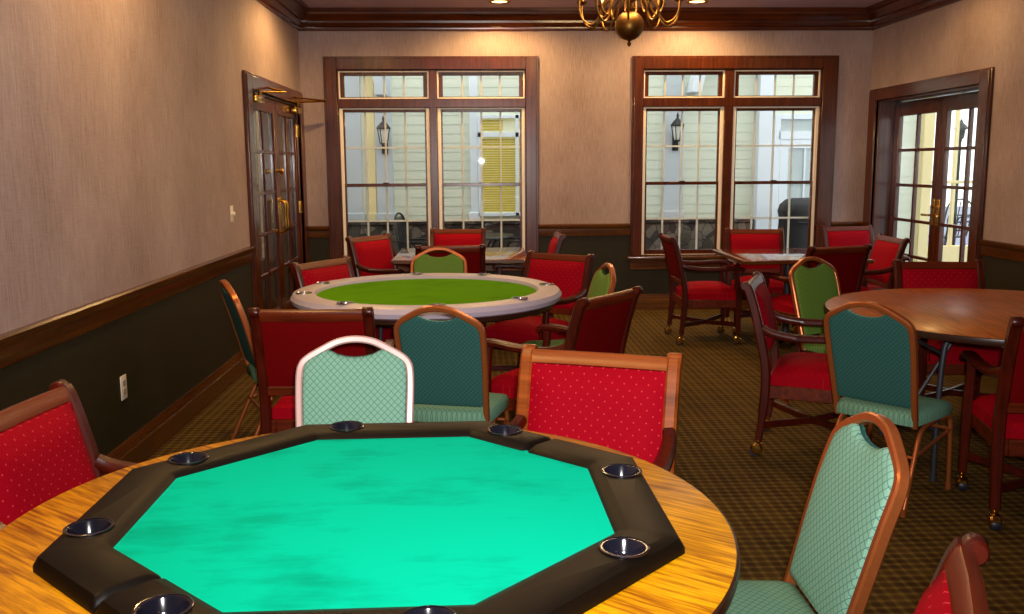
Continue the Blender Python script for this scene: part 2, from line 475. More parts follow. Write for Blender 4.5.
# ------------------------------------------------------------------ double doors
def leaf_mesh(bm, y0, y1, x, th, z1, zb, rows, ins=.10):
    """french door leaf in a plane x: stiles, rails, bars; returns panes bmesh region"""
    s = (x, x+th)
    X0, X1 = min(s), max(s)
    a, b = y0+ins, y1-ins
    box(bm, X0, X1, y0, a, .01, z1, .004, 1); box(bm, X0, X1, b, y1, .01, z1, .004, 1)
    box(bm, X0, X1, a, b, rows[0], z1, .004, 1); box(bm, X0, X1, a, b, .01, rows[-1], .004, 1)
    for z in rows[1:-1]: box(bm, X0+.004, X1-.004, a, b, z-.014, z+.014, .004, 1)
    m = (a+b)/2; box(bm, X0+.004, X1-.004, m-.014, m+.014, rows[-1], rows[0], .004, 1)
    return a, b
rowsz = (1.94, 1.612, 1.277, .942, .605, .27)

def handle_mesh(bm, x, y, z0, z1, sx):
    """pull handle standing off the door towards sx"""
    box(bm, min(x, x+sx*.006), max(x, x+sx*.006), y-.026, y+.026, z0-.03, z1+.03, .004, 1)
    p = [(x+sx*.004, y, z0), (x+sx*.045, y, z0+.012), (x+sx*.06, y, z0+.05), (x+sx*.055, y, (z0+z1)/2), (x+sx*.06, y, z1-.05), (x+sx*.045, y, z1-.012), (x+sx*.004, y, z1)]
    tube(bm, smoothpath(p, 4), .011, 8)

def casing_door(r, side, y0, y1, z1, oy0, oy1, oz, x, depth):
    """side=+1 room is toward +x"""
    bm = B()
    for ins, d in ((0, .022), (.02, .034), (.075, .027)):
        s = sorted((x+side*d, x-side*.002))
        box(bm, *s, oy0+ins, y0, 0, oz-ins, .004, 1); box(bm, *s, y1, oy1-ins, 0, oz-ins, .004, 1)
        box(bm, *s, y0, y1, z1, oz-ins, .004, 1)
    build('casing', bm, M['trim'], r)
    bm = B(); s = sorted((x, x-side*depth))
    box(bm, *s, y0-.001, y0+.02, 0, z1, .003, 1); box(bm, *s, y1-.02, y1+.001, 0, z1, .003, 1); box(bm, *s, y0, y1, z1-.02, z1+.001, .003, 1)
    build('frame', bm, M['trim'], r)

d1 = empty('door_1', kind='structure')
casing_door(d1, 1, LD[0], LD[1], LD[3], 7.11, 9.36, 2.205, XL, .14)
ym = 8.235
for a, b, near in ((LD[0]+.022, ym-.002, True), (ym+.002, LD[1]-.022, False)):
    bm = B(); ga, gb = leaf_mesh(bm, a, b, XL-.006, -.045, 2.055, 0, rowsz, .085)
    lf = build('door_leaf', bm, M['trim'], d1)
    bm = B(); box(bm, XL-.031, XL-.027, ga, gb, rowsz[-1], rowsz[0]); build('pane', bm, M['glass'], lf, smooth=False)
    bm = B(); handle_mesh(bm, XL-.006, ym+(-.05 if near else .05), .92, 1.20, 1); build('handle', bm, M['brass'], lf)
    bm = B(); yc = (a+.02 if near else b-.30)                           # surface closer with a folding arm
    box(bm, XL-.006, XL+.055, yc, yc+.27, 1.985, 2.045, .012, 2)
    tube(bm, [(XL+.03, yc+.2, 2.045), (XL+.03, yc+.2, 2.085)], .014)
    if near: tube(bm, [(XL+.03, yc+.2, 2.075), (XL+.2, yc+.34, 2.085), (XL+.035, yc+.46, 2.13)], .009)
    else: tube(bm, [(XL+.03, yc+.2, 2.10), (XL+.29, yc+.24, 2.112)], .012); tube(bm, [(XL+.29, yc+.24, 2.112), (XL+.035, yc+.05, 2.13)], .009)
    build('door_closer', bm, M['brass'], lf)
    bm = B()
    yh = a-.012 if near else b+.012
    for z in (.25, 1.10, 1.83): box(bm, XL-.01, XL+.003, yh-.03, yh+.03, z-.06, z+.06, .003, 1); tube(bm, [(XL+.006, yh, z-.06), (XL+.006, yh, z+.06)], .007)
    build('hinge', bm, M['brass'], lf)
    if near:
        bm = B(); lathe(bm, [(.028, 0), (.028, .008), (.012, .012), (.012, .03), (.024, .036), (.026, .05), (.016, .06), (0, .061)], 16, (XL-.006, ym-.05, 1.45), 'X'); build('door_knob', bm, M['brass'], lf)

d2 = empty('door_2', kind='structure')
casing_door(d2, -1, RD[0], RD[1], RD[3], 7.125, 9.37, 2.215, XR, .22)
xd = XR+.16
for a, b, near in ((RD[0]+.022, ym-.002, True), (ym+.002, RD[1]-.022, False)):
    bm = B(); ga, gb = leaf_mesh(bm, a, b, xd, .045, 2.075, 0, rowsz, .095)
    lf = build('door_leaf', bm, M['trim'], d2)
    bm = B(); box(bm, xd+.02, xd+.024, ga, gb, rowsz[-1], rowsz[0]); build('pane', bm, M['glass'], lf, smooth=False)
    bm = B(); yy = ym+(-.045 if near else .045); box(bm, xd-.006, xd+.001, yy-.03, yy+.03, .93, 1.17, .004, 1)
    tube(bm, [(xd-.004, yy, 1.02), (xd-.05, yy, 1.02), (xd-.055, yy+(-.1 if near else .1), 1.02)], .01); lathe(bm, [(.02, 0), (.02, .012), (0, .014)], 12, (xd-.018, yy, 1.1), 'X')
    build('handle', bm, M['brass'], lf)

# hallway behind the left doors
bm = B(); box(bm, -4.2, XL-.14, 6.3, 10.6, -.08, -.002); tag(build('hallway_floor', bm, M['carpet'], smooth=False), kind='structure')
bm = B(); box(bm, -4.3, -4.2, 6.3, 10.6, -.08, 2.7); box(bm, -4.3, XL-.14, 6.2, 6.3, -.08, 2.7); box(bm, -4.3, XL-.14, 10.6, 10.7, -.08, 2.7); box(bm, XL-.16, XL-.14, 9.57, 10.6, -.08, 2.7)
tag(build('hallway_wall', bm, M['hall'], smooth=False), kind='structure')
bm = B(); box(bm, -4.3, XL-.14, 6.2, 10.7, 2.7, 2.8); tag(build('hallway_ceiling', bm, M['ceil'], smooth=False), kind='structure')

# wall plates
t = empty('light_switch', (XL, 6.62, 1.165), 0, 'ivory light switch on the left wall beside the glass doors', 'light switch')
bm = B(); box(bm, 0, .006, -.036, .036, -.058, .058, .003, 2); build('plate', bm, M['ivory'], t)
bm = B(); lathe(bm, [(.016, .004), (.015, .022), (.012, .026), (0, .027)], 14, (0, 0, 0), 'X'); build('dimmer_knob', bm, M['ivory'], t)
t = empty('power_outlet', (XL, 4.476, .43), 0, 'white outlet plate low on the dark green left wainscot', 'outlet')
bm = B(); box(bm, 0, .006, -.036, .036, -.06, .06, .003, 2); build('plate', bm, M['ivory'], t)
bm = B()
for z in (-.022, .022):
    box(bm, .005, .009, -.017, .017, z-.014, z+.014, .003, 1)
build('socket', bm, plain('grey_socket', (150, 140, 128), .4), t)

# ------------------------------------------------------------------ wooden armchair
def mirror(s, pts): return [(s*x, y, z) for x, y, z in pts]
def make_armchair():
    r = empty('wooden_armchair')
    W = .243
    rake = smoothpath([(0, -.245, .085), (0, -.222, .30), (0, -.222, .46), (0, -.242, .58), (0, -.275, .72), (0, -.312, .845), (0, -.330, .882)], 4)
    for s in (-1, 1):
        bm = B(); pts = [(s*W, p.y, p.z) for p in rake]
        sweep(bm, pts, rect(.044, .046), (1, 0, 0), scale=[(.86, .8) if i < 3 else 1 for i in range(len(pts))])
        lathe(bm, [(0, -.0225), (.018, -.0225), (.0215, -.018), (.0215, .018), (.018, .0225), (0, .0225)], 14, (s*W, -.337, .882), 'X')
        build('rear_leg', bm, M['chairwood'], r)
    for s in (-1, 1):
        bm = B(); sweep(bm, mirror(s, [(.252, .232, .085), (.25, .23, .2), (.25, .23, .36), (.25, .225, .46), (.25, .215, .56), (.25, .21, .625)]), rect(.042, .042), (1, 0, 0), scale=[.78, .9, 1.05, 1, .85, .95])
        build('front_leg', bm, M['chairwood'], r)
    for s in (-1, 1):
        bm = B(); p = smoothpath(mirror(s, [(.243, -.245, .668), (.252, -.20, .648), (.258, -.10, .632), (.262, .03, .632), (.262, .15, .64), (.258, .235, .638), (.256, .262, .622)]), 4)
        n_ = len(p); sweep(bm, p, rect(.05, .032, .009), (1, 0, 0), scale=[(.8+.35*min(1, i/n_*1.6), 1.25-.3*i/n_) for i in range(n_)])
        build('armrest', bm, M['chairwood'], r)
    bm = B(); p = [(-.225, -.318, 0), (-.11, -.325, 0), (0, -.327, 0), (.11, -.325, 0), (.225, -.318, 0)]
    P = [(x, y+.0, .868) for x, y, z in p]; sweep(bm, P, [(-.024, -.017), (.014, -.017), (.021, -.012), (.024, 0), (.021, .012), (.014, .017), (-.024, .017)], (0, -.42, 1))
    build('top_rail', bm, M['chairwoodx'], r)
    bm = B(); sweep(bm, [(-.225, -.232, .515), (.225, -.232, .515)], rect(.045, .032), (0, -.17, 1)); build('lower_rail', bm, M['chairwoodx'], r)
    # upholstered back, domed on both faces
    def backpad(off, thick, dome):
        bm = B(); NX, NZ = 14, 10; g = [[], []]
        for k in (0, 1):
            for j in range(NZ+1):
                row = []
                for i in range(NX+1):
                    u, v = i/NX, j/NZ
                    x = (u-.5)*2*.222; z = .535+.314*v
                    yc = -.236-.26*(z-.535)**1.05*1.0
                    e = min(1, 6*min(u, 1-u, v, 1-v)); d = thick+dome*math.sqrt(e)
                    row.append(bm.verts.new((x, yc+off+(d if k == 0 else 0), z)))
                g[k].append(row)
        for k in (0, 1):
            for j in range(NZ):
                for i in range(NX): bm.faces.new((g[k][j][i], g[k][j][i+1], g[k][j+1][i+1], g[k][j+1][i]))
        rim = [(j, i) for i in range(NX+1) for j in (0,)]+[(j, NX) for j in range(1, NZ+1)]+[(NZ, i) for i in range(NX-1, -1, -1)]+[(j, 0) for j in range(NZ-1, 0, -1)]
        for a, b in zip(rim, rim[1:]+rim[:1]): bm.faces.new((g[0][a[0]][a[1]], g[0][b[0]][b[1]], g[1][b[0]][b[1]], g[1][a[0]][a[1]]))
        return bm
    build('backrest', backpad(0, .020, .030), M['red'], r)
    build('rear_panel', backpad(-.001, -.008, -.006), M['redback'], r)
    # seat
    bm = B(); NX, NY = 14, 14; top = []; bot = []
    def shape(u, v): 
        hw = .222+.014*v; return ((u-.5)*2*hw, -.20+.445*v)
    for j in range(NY+1):
        rt, rb = [], []
        for i in range(NX+1):
            u, v = i/NX, j/NY; x, y = shape(u, v); e = min(1, 5*min(u, 1-u, v, 1-v))
            rt.append(bm.verts.new((x, y, .425+.05*math.sqrt(e)+.022*math.sin(PI*u)*math.sin(PI*v)))); rb.append(bm.verts.new((x, y, .37)))
        top.append(rt); bot.append(rb)
    for j in range(NY):
        for i in range(NX):
            bm.faces.new((top[j][i], top[j][i+1], top[j+1][i+1], top[j+1][i])); bm.faces.new((bot[j][i], bot[j+1][i], bot[j+1][i+1], bot[j][i+1]))
    rim = [(0, i) for i in range(NX+1)]+[(j, NX) for j in range(1, NY+1)]+[(NY, i) for i in range(NX-1, -1, -1)]+[(j, 0) for j in range(NY-1, 0, -1)]
    for a, b in zip(rim, rim[1:]+rim[:1]): bm.faces.new((top[a[0]][a[1]], top[b[0]][b[1]], bot[b[0]][b[1]], bot[a[0]][a[1]]))
    seat = build('seat', bm, M['redseat'], r)
    bm = B()
    for k in range(16):
        x = -.215+.43*k/15; lathe(bm, [(.006, 0), (.0045, .003), (0, .004)], 6, (x, .245, .385), 'Y')
    for s in (-1, 1):
        for k in range(8): lathe(bm, [(.006, 0), (.006, .006)], 6, (s*.222-.003, .247, .39+.011*k), 'X')
    build('nailhead_trim', bm, M['brass'], seat)
    bm = B(); framebox_xy(bm, -.232, .232, -.225, .235, .305, .375, .03); build('apron', bm, M['chairwoodx'], r)
    bm = B()
    for s in (-1, 1):
        sweep(bm, [(-.235*s, -.225, .165), (0, 0, .150+.002*s), (.235*s, .222, .165)], rect(.036, .022), (0, 0, 1))
    build('stretcher', bm, M['chairwood'], r)
    for sx, y in ((-1, -.245), (1, -.245), (-1, .232), (1, .232)):
        x = sx*(.243 if y < 0 else .252); c = (x, y, 0)
        bm = B(); lathe(bm, [(.015, .105), (.016, .085), (.012, .08), (.012, .068), (.019, .064), (.02, .05), (.0, .049)], 12, c)
        lathe(bm, [(.012, -.0235), (.024, -.022), (.031, -.014), (.031, .014), (.024, .022), (.012, .0235)], 16, (x, y-.008, .036), 'X')
        cs = build('caster', bm, M['brass'], r)
        bm = B(); lathe(bm, [(0, -.018), (.022, -.019), (.0265, -.012), (.0265, .012), (.022, .019), (0, .019)], 16, (x+.0, y-.016, .0265), 'X'); build('wheel', bm, M['wheel'], cs)
    return r
def framebox_xy(bm, x0, x1, y0, y1, z0, z1, w):
    box(bm, x0, x0+w, y0, y1, z0, z1, .004, 1); box(bm, x1-w, x1, y0, y1, z0, z1, .004, 1)
    box(bm, x0+w, x1-w, y0, y0+w, z0, z1, .004, 1); box(bm, x0+w, x1-w, y1-w, y1, z0, z1, .004, 1)

# ------------------------------------------------------------------ banquet chair
def backy(z): return -.195-.26*(z-.46)-.06*max(0, z-.7)
def make_banquet():
    r = empty('banquet_chair')
    half = [(.176, .365), (.181, .50), (.187, .62), (.190, .72), (.190, .782), (.184, .818), (.164, .842), (.115, .870), (.07, .892), (.035, .901), (0, .904)]
    loop = [(-x, z) for x, z in half]+[(x, z) for x, z in half[::-1][1:]]
    bm = B(); pts = smoothpath([(x, backy(z), z) for x, z in loop], 3)
    sweep2(bm, pts, .0245, .03)
    build('back_frame', bm, M['copper'], r)
    hp = [(0, .845), (.03, .847), (.06, .854), (.082, .865), (.095, .870), (.108, .868), (.147, .849), (.170, .829), (.177, .80), (.177, .72), (.174, .62), (.168, .462), (.16, .452)]
    poly = hp+[(-x, z) for x, z in hp[::-1][:-1]]
    bm = B(); grid_pad(bm, poly, .004, .022); build('backrest', bm, M['sage'], r)
    bm = B(); grid_pad(bm, poly, -.004, -.012); build('rear_panel', bm, M['teal'], r)
    # seat cushion
    bm = B()
    out = [(-.17, -.20), (.17, -.20), (.19, -.17), (.205, .05), (.205, .15), (.185, .195), (.14, .212), (-.14, .212), (-.185, .195), (-.205, .15), (-.205, .05), (-.19, -.17)]
    lay = [(z_-.036, k_) for z_, k_ in [(.405, .93), (.408, .99), (.43, 1.0), (.452, .985), (.464, .93), (.472, .80), (.476, .5)]]
    rings = [[bm.verts.new((x*k, y*k, z-(.012 if (y > .18 and z > .40) else 0))) for x, y in out] for z, k in lay]
    m = len(out)
    for A, Bq in zip(rings, rings[1:]):
        for i in range(m): bm.faces.new((A[i], A[(i+1) % m], Bq[(i+1) % m], Bq[i]))
    bm.faces.new(rings[0][::-1]); bm.faces.new(rings[-1])
    build('seat', bm, M['sageseat'], r, ang=60)
    for s in (-1, 1):
        bm = B(); tube(bm, smoothpath(mirror(s, [(.175, .10, .356), (.183, .165, .349), (.187, .188, .31), (.192, .200, .012)]), 3), .0115, 10)
        lathe(bm, [(.0145, 0), (.0145, .03), (.012, .032)], 10, (s*.192, .200, 0)); build('front_leg', bm, M['copper'], r)
        bm = B(); tube(bm, smoothpath(mirror(s, [(.172, .16, .357), (.178, .0, .357), (.180, -.10, .345), (.184, -.155, .29), (.195, -.285, .012)]), 3), .0115, 10)
        lathe(bm, [(.0145, 0), (.0145, .03), (.012, .032)], 10, (s*.195, -.286, 0)); build('rear_leg', bm, M['copper'], r)
    bm = B()
    tube(bm, [(-.186, .192, .29), (.186, .192, .29)], .008); tube(bm, [(-.187, -.19, .235), (.187, -.19, .235)], .008)
    for s in (-1, 1): tube(bm, [(s*.188, .192, .29), (s*.187, -.19, .235)], .008)
    build('cross_bar', bm, M['copper'], r)
    return r
def sweep2(bm, pts, w, d):
    """flat-oval tube in the plane of the back"""
    prof = rect(d, w, .005)
    sweep(bm, pts, prof, (0, 1, .2))
def grid_pad(bm, poly, y0, y1):
    """pad whose outline is poly (x,z), from offset y0 to a domed y1, with an inset ring for soft edges"""
    cx, cz = 0, .665
    def ring(k, off): return [bm.verts.new((cx+(x-cx)*k, backy(cz+(z-cz)*k)+off, cz+(z-cz)*k)) for x, z in poly]
    rs = [ring(1, y0), ring(1, y0+(y1-y0)*.5), ring(.975, y0+(y1-y0)*.85), ring(.90, y1), ring(.6, y1*1.12), ring(.3, y1*1.15)]
    m = len(poly)
    for A, Bq in zip(rs, rs[1:]):
        for i in range(m): bm.faces.new((A[i], A[(i+1) % m], Bq[(i+1) % m], Bq[i]))
    bm.faces.new(rs[0][::-1]); bm.faces.new(rs[-1])

# ------------------------------------------------------------------ place the chairs
AC = make_armchair(); BC = make_banquet(); used = {'a': False, 'b': False}
def put(kind, x, y, ang, label, group):
    src = AC if kind == 'a' else BC
    o = copy_tree(src) if used[kind] else src
    used[kind] = True
    o.location = (x, y, 0); o.rotation_euler.z = math.radians(ang-90)
    tag(o, label, 'chair', group); return o
GA, GB = 'red wooden armchairs on brass casters', 'green banquet chairs with copper frames'
# (x, y, facing angle in degrees from +x)
ARM = [
    (-.885, 2.31, -6, 'bright red dotted armchair at the left edge, pushed to the near oak table'),
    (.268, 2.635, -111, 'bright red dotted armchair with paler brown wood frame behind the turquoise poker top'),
    (.382, 1.314, 154, 'red armchair with a scrolled wooden post, cut off at the bottom right edge'),
    (-.715, 4.25, 88, 'dark red armchair seen from behind at the left front of the green felt poker table'),
    (.355, 4.506, 140.8, 'red armchair at right front of the green felt poker table, back turned to us'),
    (.34, 6.02, -128, 'red armchair facing us behind the right rim of the green felt poker table'),
    (-.75, 5.80, -31.4, 'red armchair by the glass doors at the left rim of the green felt poker table'),
    (-.24, 7.31, 92, 'dark red armchair seen from behind in front of the left window table'),
    (-.224, 8.494, -92, 'red armchair facing us between the left window and its table'),
    (-.70, 7.85, -35, 'red armchair turned right at the left end of the left window table'),
    (.375, 8.16, 180, 'red armchair seen edge on at the right end of the left window table'),
    (1.91, 7.77, 0, 'red armchair in side view facing right at the left of the right window table'),
    (2.51, 8.15, -95, 'red armchair facing us between the right window and its table'),
    (2.53, 6.95, 106, 'dark red armchair seen from behind in front of the right window table'),
    (3.575, 8.44, -80, 'red armchair facing us in the back corner beside the right glass doors'),
    (3.05, 7.46, 180, 'red armchair turned left in front of the right glass doors'),
    (1.745, 4.69, -23, 'red armchair facing right at the left of the bare round oak table'),
    (2.775, 5.24, -97, 'red armchair facing us behind the bare round oak table'),
    (2.40, 3.737, 76, 'red armchair with its back to us at the right edge, before the bare round table'),
]
BAN = [
    (-.437, 2.84, -90, 'light green banquet chair with pale frame directly behind the turquoise poker top'),
    (.606, 2.06, 179, 'light green banquet chair with copper frame at the right of the near oak table'),
    (-.11, 4.15, 76, 'dark teal banquet chair back between the near table and the green felt poker table'),
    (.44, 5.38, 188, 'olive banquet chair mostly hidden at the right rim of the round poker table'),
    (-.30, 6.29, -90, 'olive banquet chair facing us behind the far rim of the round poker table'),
    (-1.04, 4.935, 25, 'green banquet chair seen edge on along the left wall'),
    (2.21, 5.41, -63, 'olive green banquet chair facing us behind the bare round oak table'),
    (1.877, 4.04, 41.5, 'dark teal banquet chair seen from behind at the bare round oak table'),
]
for x, y, a, lb in ARM:
    o = put('a', x, y, a, lb, GA)
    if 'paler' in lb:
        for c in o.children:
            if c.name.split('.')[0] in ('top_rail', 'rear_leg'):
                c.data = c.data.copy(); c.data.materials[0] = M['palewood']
pale = None
for x, y, a, lb in BAN:
    o = put('b', x, y, a, lb, GB)
    if 'pale frame' in lb: pale = o
    if 'olive' in lb:  # far chairs whose sage carries the painted warm light
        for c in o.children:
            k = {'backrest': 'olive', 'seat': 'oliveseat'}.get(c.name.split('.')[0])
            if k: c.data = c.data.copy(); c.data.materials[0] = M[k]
for c in pale.children:
    if c.name.startswith('back_frame'):
        c.data = c.data.copy(); c.data.materials[0] = M['rose']; c['label'] = 'pale rose silver back frame'

# ------------------------------------------------------------------ tables
def folding_legs(r, R, ztop, mat, rot=0):
    build_ = globals()['build']
    def build(n_, b_, m_, p_): return build_(n_, b_, m_, p_, rotz=rot)
    for s in (-1, 1):
        for q in (-1, 1):
            bm = B(); tube(bm, smoothpath([(s*R*.42, q*R*.40, ztop), (s*R*.50, q*R*.43, ztop-.10), (s*R*.52, q*R*.44, .30), (s*R*.52, q*R*.44, .012)], 3), .0135, 10)
            lathe(bm, [(.017, 0), (.017, .03), (.014, .033)], 10, (s*R*.52, q*R*.44, 0)); build('leg', bm, mat, r)
        bm = B(); tube(bm, [(s*R*.52, -R*.44, .24), (s*R*.52, R*.44, .24)], .010); tube(bm, [(s*R*.505, -R*.43, ztop-.13), (s*R*.505, R*.43, ztop-.13)], .010)
        tube(bm, [(s*R*.52, 0, .24), (s*R*.2, 0, ztop)], .009)
        build('leg_brace', bm, mat, r)
    bm = B(); box(bm, -R*.6, R*.6, -R*.43, -R*.37, ztop-.028, ztop, .003, 1); box(bm, -R*.6, R*.6, R*.37, R*.43, ztop-.028, ztop, .003, 1); build('under_frame', bm, M['steel'], r)

def round_table(name, x, y, R, ztop, mat, label, rot=0):
    r = empty(name, (x, y, 0), rot, label, 'table')
    bm = B(); lathe(bm, [(0, ztop-.003), (R*.3, ztop-.003), (R-.006, ztop-.003), (R-.004, ztop), (0, ztop)], 96)
    bm.free(); bm = B(); lathe(bm, [(0, ztop-.02), (R-.004, ztop-.02), (R-.004, ztop-.001), (R-.006, ztop), (0, ztop)], 96); top = build('tabletop', bm, mat, r)
    bm = B(); lathe(bm, [(R-.005, ztop-.033), (R, ztop-.030), (R+.003, ztop-.018), (R+.001, ztop-.004), (R-.0045, ztop-.001), (R-.0045, ztop-.033)], 96)
    build('edge_band', bm, M['edge'], top)
    folding_legs(r, R, ztop-.02, M['steel'])
    return r
T1 = round_table('round_table', -.239, 1.815, .742, .775, M['oak'], 'nearest round honey oak table under the turquoise poker top', math.radians(52))
T6 = round_table('round_table', 2.62, 4.47, .855, .762, M['redoak'], 'bare round red oak table on the right with grey metal legs', math.radians(-6))
tag(T1, group='round folding tables'); tag(T6, group='round folding tables')

def poker_octagon():
    cx, cy = -.2244, 1.8654; oth = .412
    r = empty('poker_board', (cx, cy, .7755), 0, 'octagonal folding poker board with turquoise felt and black padded rail on the near table', 'poker board')
    RF, RO = .512, .648
    A = [oth+PI-j*PI/4 for j in range(8)]
    bm = B(); prism(bm, [((RF+.012)*math.cos(a), (RF+.012)*math.sin(a)) for a in A], lambda a, b, s: (a, b, .0+.019*s)); build('felt_surface', bm, M['felt_teal'], r)
    # rail halves: break on edge 7-0 and edge 3-4, near the fold
    prof = [(0, 0), (0, .020), (.008, .028), (.03, .034), (.105, .034), (.126, .028), (.136, .012), (.136, 0)]
    inr = RF*math.cos(PI/8)
    def pt(a, d):            # point at angle a on the octagon whose apothem is inr+d
        k = round((a-(oth+PI+PI/8))/(PI/4)); mid = oth+PI+PI/8+k*PI/4
        rr = (inr+d*.91)/math.cos(a-mid); return rr*math.cos(a), rr*math.sin(a)
    foldA = oth+PI+PI/8-.0+PI/4*0; 
    def half(angs):
        bm = B(); rings = []
        nA = len(angs)
        for i, a in enumerate(angs):
            e = min(i, nA-1-i); k = (.55, .85, 1)[min(e, 2)]
            rings.append([bm.verts.new((*pt(a, d), z*k)) for d, z in prof])
        m = len(prof)
        for P, Q in zip(rings, rings[1:]):
            for j in range(m): bm.faces.new((P[j], P[(j+1) % m], Q[(j+1) % m], Q[j]))
        bm.faces.new(rings[0]); bm.faces.new(rings[-1][::-1])
        return bm
    def angs(a0, a1):
        s = [a0, a0-.012, a0-.025]
        for k in range(-12, 40):
            for e in (-.018, 0, .018):
                c = oth+PI-k*PI/4+e
                if a0-.03 > c > a1+.03: s.append(c)
        s += [a1+.025, a1+.012, a1]
        return sorted(s, reverse=True)
    fa = oth+PI+PI/8; fb = oth+PI-3.5*PI/4
    cups = [pt(A[j]-.16, .075) for j in range(8)]
    for a0, a1 in ((fa-.006, fb+.006), (fb-.006, fa-2*PI+.006)):
        o = build('rail', half(angs(a0, a1)), M['vinyl'], r, ang=50)
        bm = B()
        for x, y in cups: lathe(bm, [(.041, .003), (.041, .06)], 28, (x, y, 0))
        cut(o, bm)
    for x, y in cups:
        bm = B(); lathe(bm, [(.041, .033), (.0455, .0345), (.045, .0365), (.040, .0365), (.0375, .034), (.0355, .012), (.031, .006), (0, .006), (0, .004), (.036, .004), (.0395, .014), (.0405, .033)], 32, (x, y, 0)); c_ = build('cup_holder', bm, M['cupblack'], r)
        bm = B(); lathe(bm, [(.0435, .0358), (.0465, .0352), (.0465, .0365), (.0445, .0378), (.0425, .0374)], 32, (x, y, 0)); build('cup_rim', bm, M['cuprim'], c_)
    return r
poker_octagon()

def poker_round():
    x, y, R = -.315, 5.42, .795
    r = empty('poker_table', (x, y, 0), 0, 'round poker table with green felt and padded grey rail in the middle', 'poker table')
    bm = B(); lathe(bm, [(0, .745), (.655, .745), (.655, .757), (0, .757)], 96); build('felt_surface', bm, M['felt_green'], r)
    bm = B(); lathe(bm, [(.642, .722), (.642, .757), (.655, .775), (.69, .783), (.74, .783), (.777, .772), (.792, .748), (.786, .725), (.77, .715), (.642, .715), (.642, .722)], 96)
    o = build('rail', bm, M['greyvinyl'], r)
    cups = [(.716*math.cos(math.radians(a)), .716*math.sin(math.radians(a))) for a in (195, 158, 99, 236, 7, 317, 62, 277)]
    bm = B()
    for px, py in cups: lathe(bm, [(.039, .728), (.039, .81)], 24, (px, py, 0))
    cut(o, bm)
    bm = B(); lathe(bm, [(0, .68), (.74, .68), (.755, .69), (.755, .716), (0, .716)], 72); build('underside', bm, M['edge'], r)
    for px, py in cups:
        bm = B(); lathe(bm, [(.0385, .782), (.046, .783), (.046, .787), (.040, .787), (.036, .782), (.034, .735), (0, .733), (0, .730), (.036, .730), (.038, .78)], 24, (px, py, 0)); build('cup_holder', bm, M['chrome'], r)
    folding_legs(r, .45, .69, M['steel'], math.radians(-55))
poker_round()

def square_table(x, y, w, d, label):
    r = empty('square_table', (x, y, 0), 0, label, 'table', 'square tables under the windows')
    bm = B(); box(bm, -w/2, w/2, -d/2, d/2, .735, .76, .004, 2); build('tabletop', bm, M['glossoak'], r)
    bm = B(); framebox_xy(bm, -w/2-.006, w/2+.006, -d/2-.006, d/2+.006, .728, .7575, .012); build('edge_band', bm, M['railx'], r)
    bm = B(); lathe(bm, [(.16, .70), (.16, .735)], 20); lathe(bm, [(.03, .05), (.03, .72)], 16); build('pedestal', bm, M['steel'], r)
    bm = B()
    for a in range(4):
        c, s = math.cos(a*PI/2+.78), math.sin(a*PI/2+.78)
        sweep(bm, [(0, 0, .055), (c*.13, s*.13, .05), (c*.21, s*.21, .018)], rect(.045, .034), (0, 0, 1), scale=[1, 1, .8])
    build('base', bm, M['black'], r)
square_table(-.16, 7.77, 1.08, 1.05, 'square wooden table beneath the left window')
square_table(2.52, 7.45, 1.0, .95, 'square wooden table beneath the right window')

# ------------------------------------------------------------------ chandelier and downlights
def chandelier(x, y):
    r = empty('chandelier', (x, y, H), 0, 'brass chandelier with curved arms and a big ball hanging from the ceiling', 'chandelier')
    z0 = -H
    bm = B(); lathe(bm, [(0, 2.335+z0), (.012, 2.345+z0), (.016, 2.36+z0), (.008, 2.37+z0), (.014, 2.378+z0)]+[(.104*math.sin(t), 2.482+z0-.104*math.cos(t)) for t in [.16+i*(PI-.46)/14 for i in range(15)]]+[(.03, 2.585+z0), (.05, 2.60+z0), (.022, 2.615+z0), (.018, 2.64+z0), (.06, 2.66+z0), (.062, 2.70+z0), (.025, 2.72+z0), (.02, 2.78+z0), (.04, 2.80+z0), (.015, 2.83+z0), (.01, 2.96+z0), (.06, 2.965+z0), (.07, 2.998+z0), (0, 2.999+z0)], 28)
    build('body', bm, M['oldbrass'], r)
    for tier, (nA, R, zh, zl, zc) in enumerate(((10, .37, 2.66, 2.485, 2.66), (8, .25, 2.70, 2.55, 2.74))):
        for k in range(nA):
            a = 2*PI*(k+.35*tier+.2)/nA; c, s = math.cos(a), math.sin(a)
            p = [(.05, zh), (.10, zh+.03), (R*.52, zh-.02), (R*.62, zl+.05), (R*.76, zl), (R*.92, zl+.03), (R, zl+.10), (R, zc)]
            bm = B(); tube(bm, smoothpath([(c*q, s*q, z+z0) for q, z in p], 4), .0072, 8)
            arm = build('arm', bm, M['oldbrass'], r)
            C = (c*R, s*R, 0)
            bm = B(); lathe(bm, [(.008, zc+z0-.01), (.035, zc+z0+.005), (.042, zc+z0+.016), (.016, zc+z0+.018), (.016, zc+z0+.04), (0, zc+z0+.041)], 16, C); build('candle_cup', bm, M['oldbrass'], arm)
            bm = B(); lathe(bm, [(.012, zc+z0+.04), (.012, zc+z0+.12), (0, zc+z0+.121)], 12, C); build('candle_sleeve', bm, M['ivory'], arm)
            bm = B(); lathe(bm, [(.006, zc+z0+.12), (.015, zc+z0+.14), (.013, zc+z0+.165), (.002, zc+z0+.19), (0, zc+z0+.19)], 12, C); build('bulb', bm, M['bulb'], arm)
    l = bpy.data.lights.new('chandelier_lamp', 'POINT'); l.energy = 105; l.color = (1, .68, .32); l.shadow_soft_size = .3
    o = bpy.data.objects.new('chandelier_lamp', l); COL.objects.link(o); o.location = (x, y, 2.88)
    return r
chandelier(1.09, 6.85)
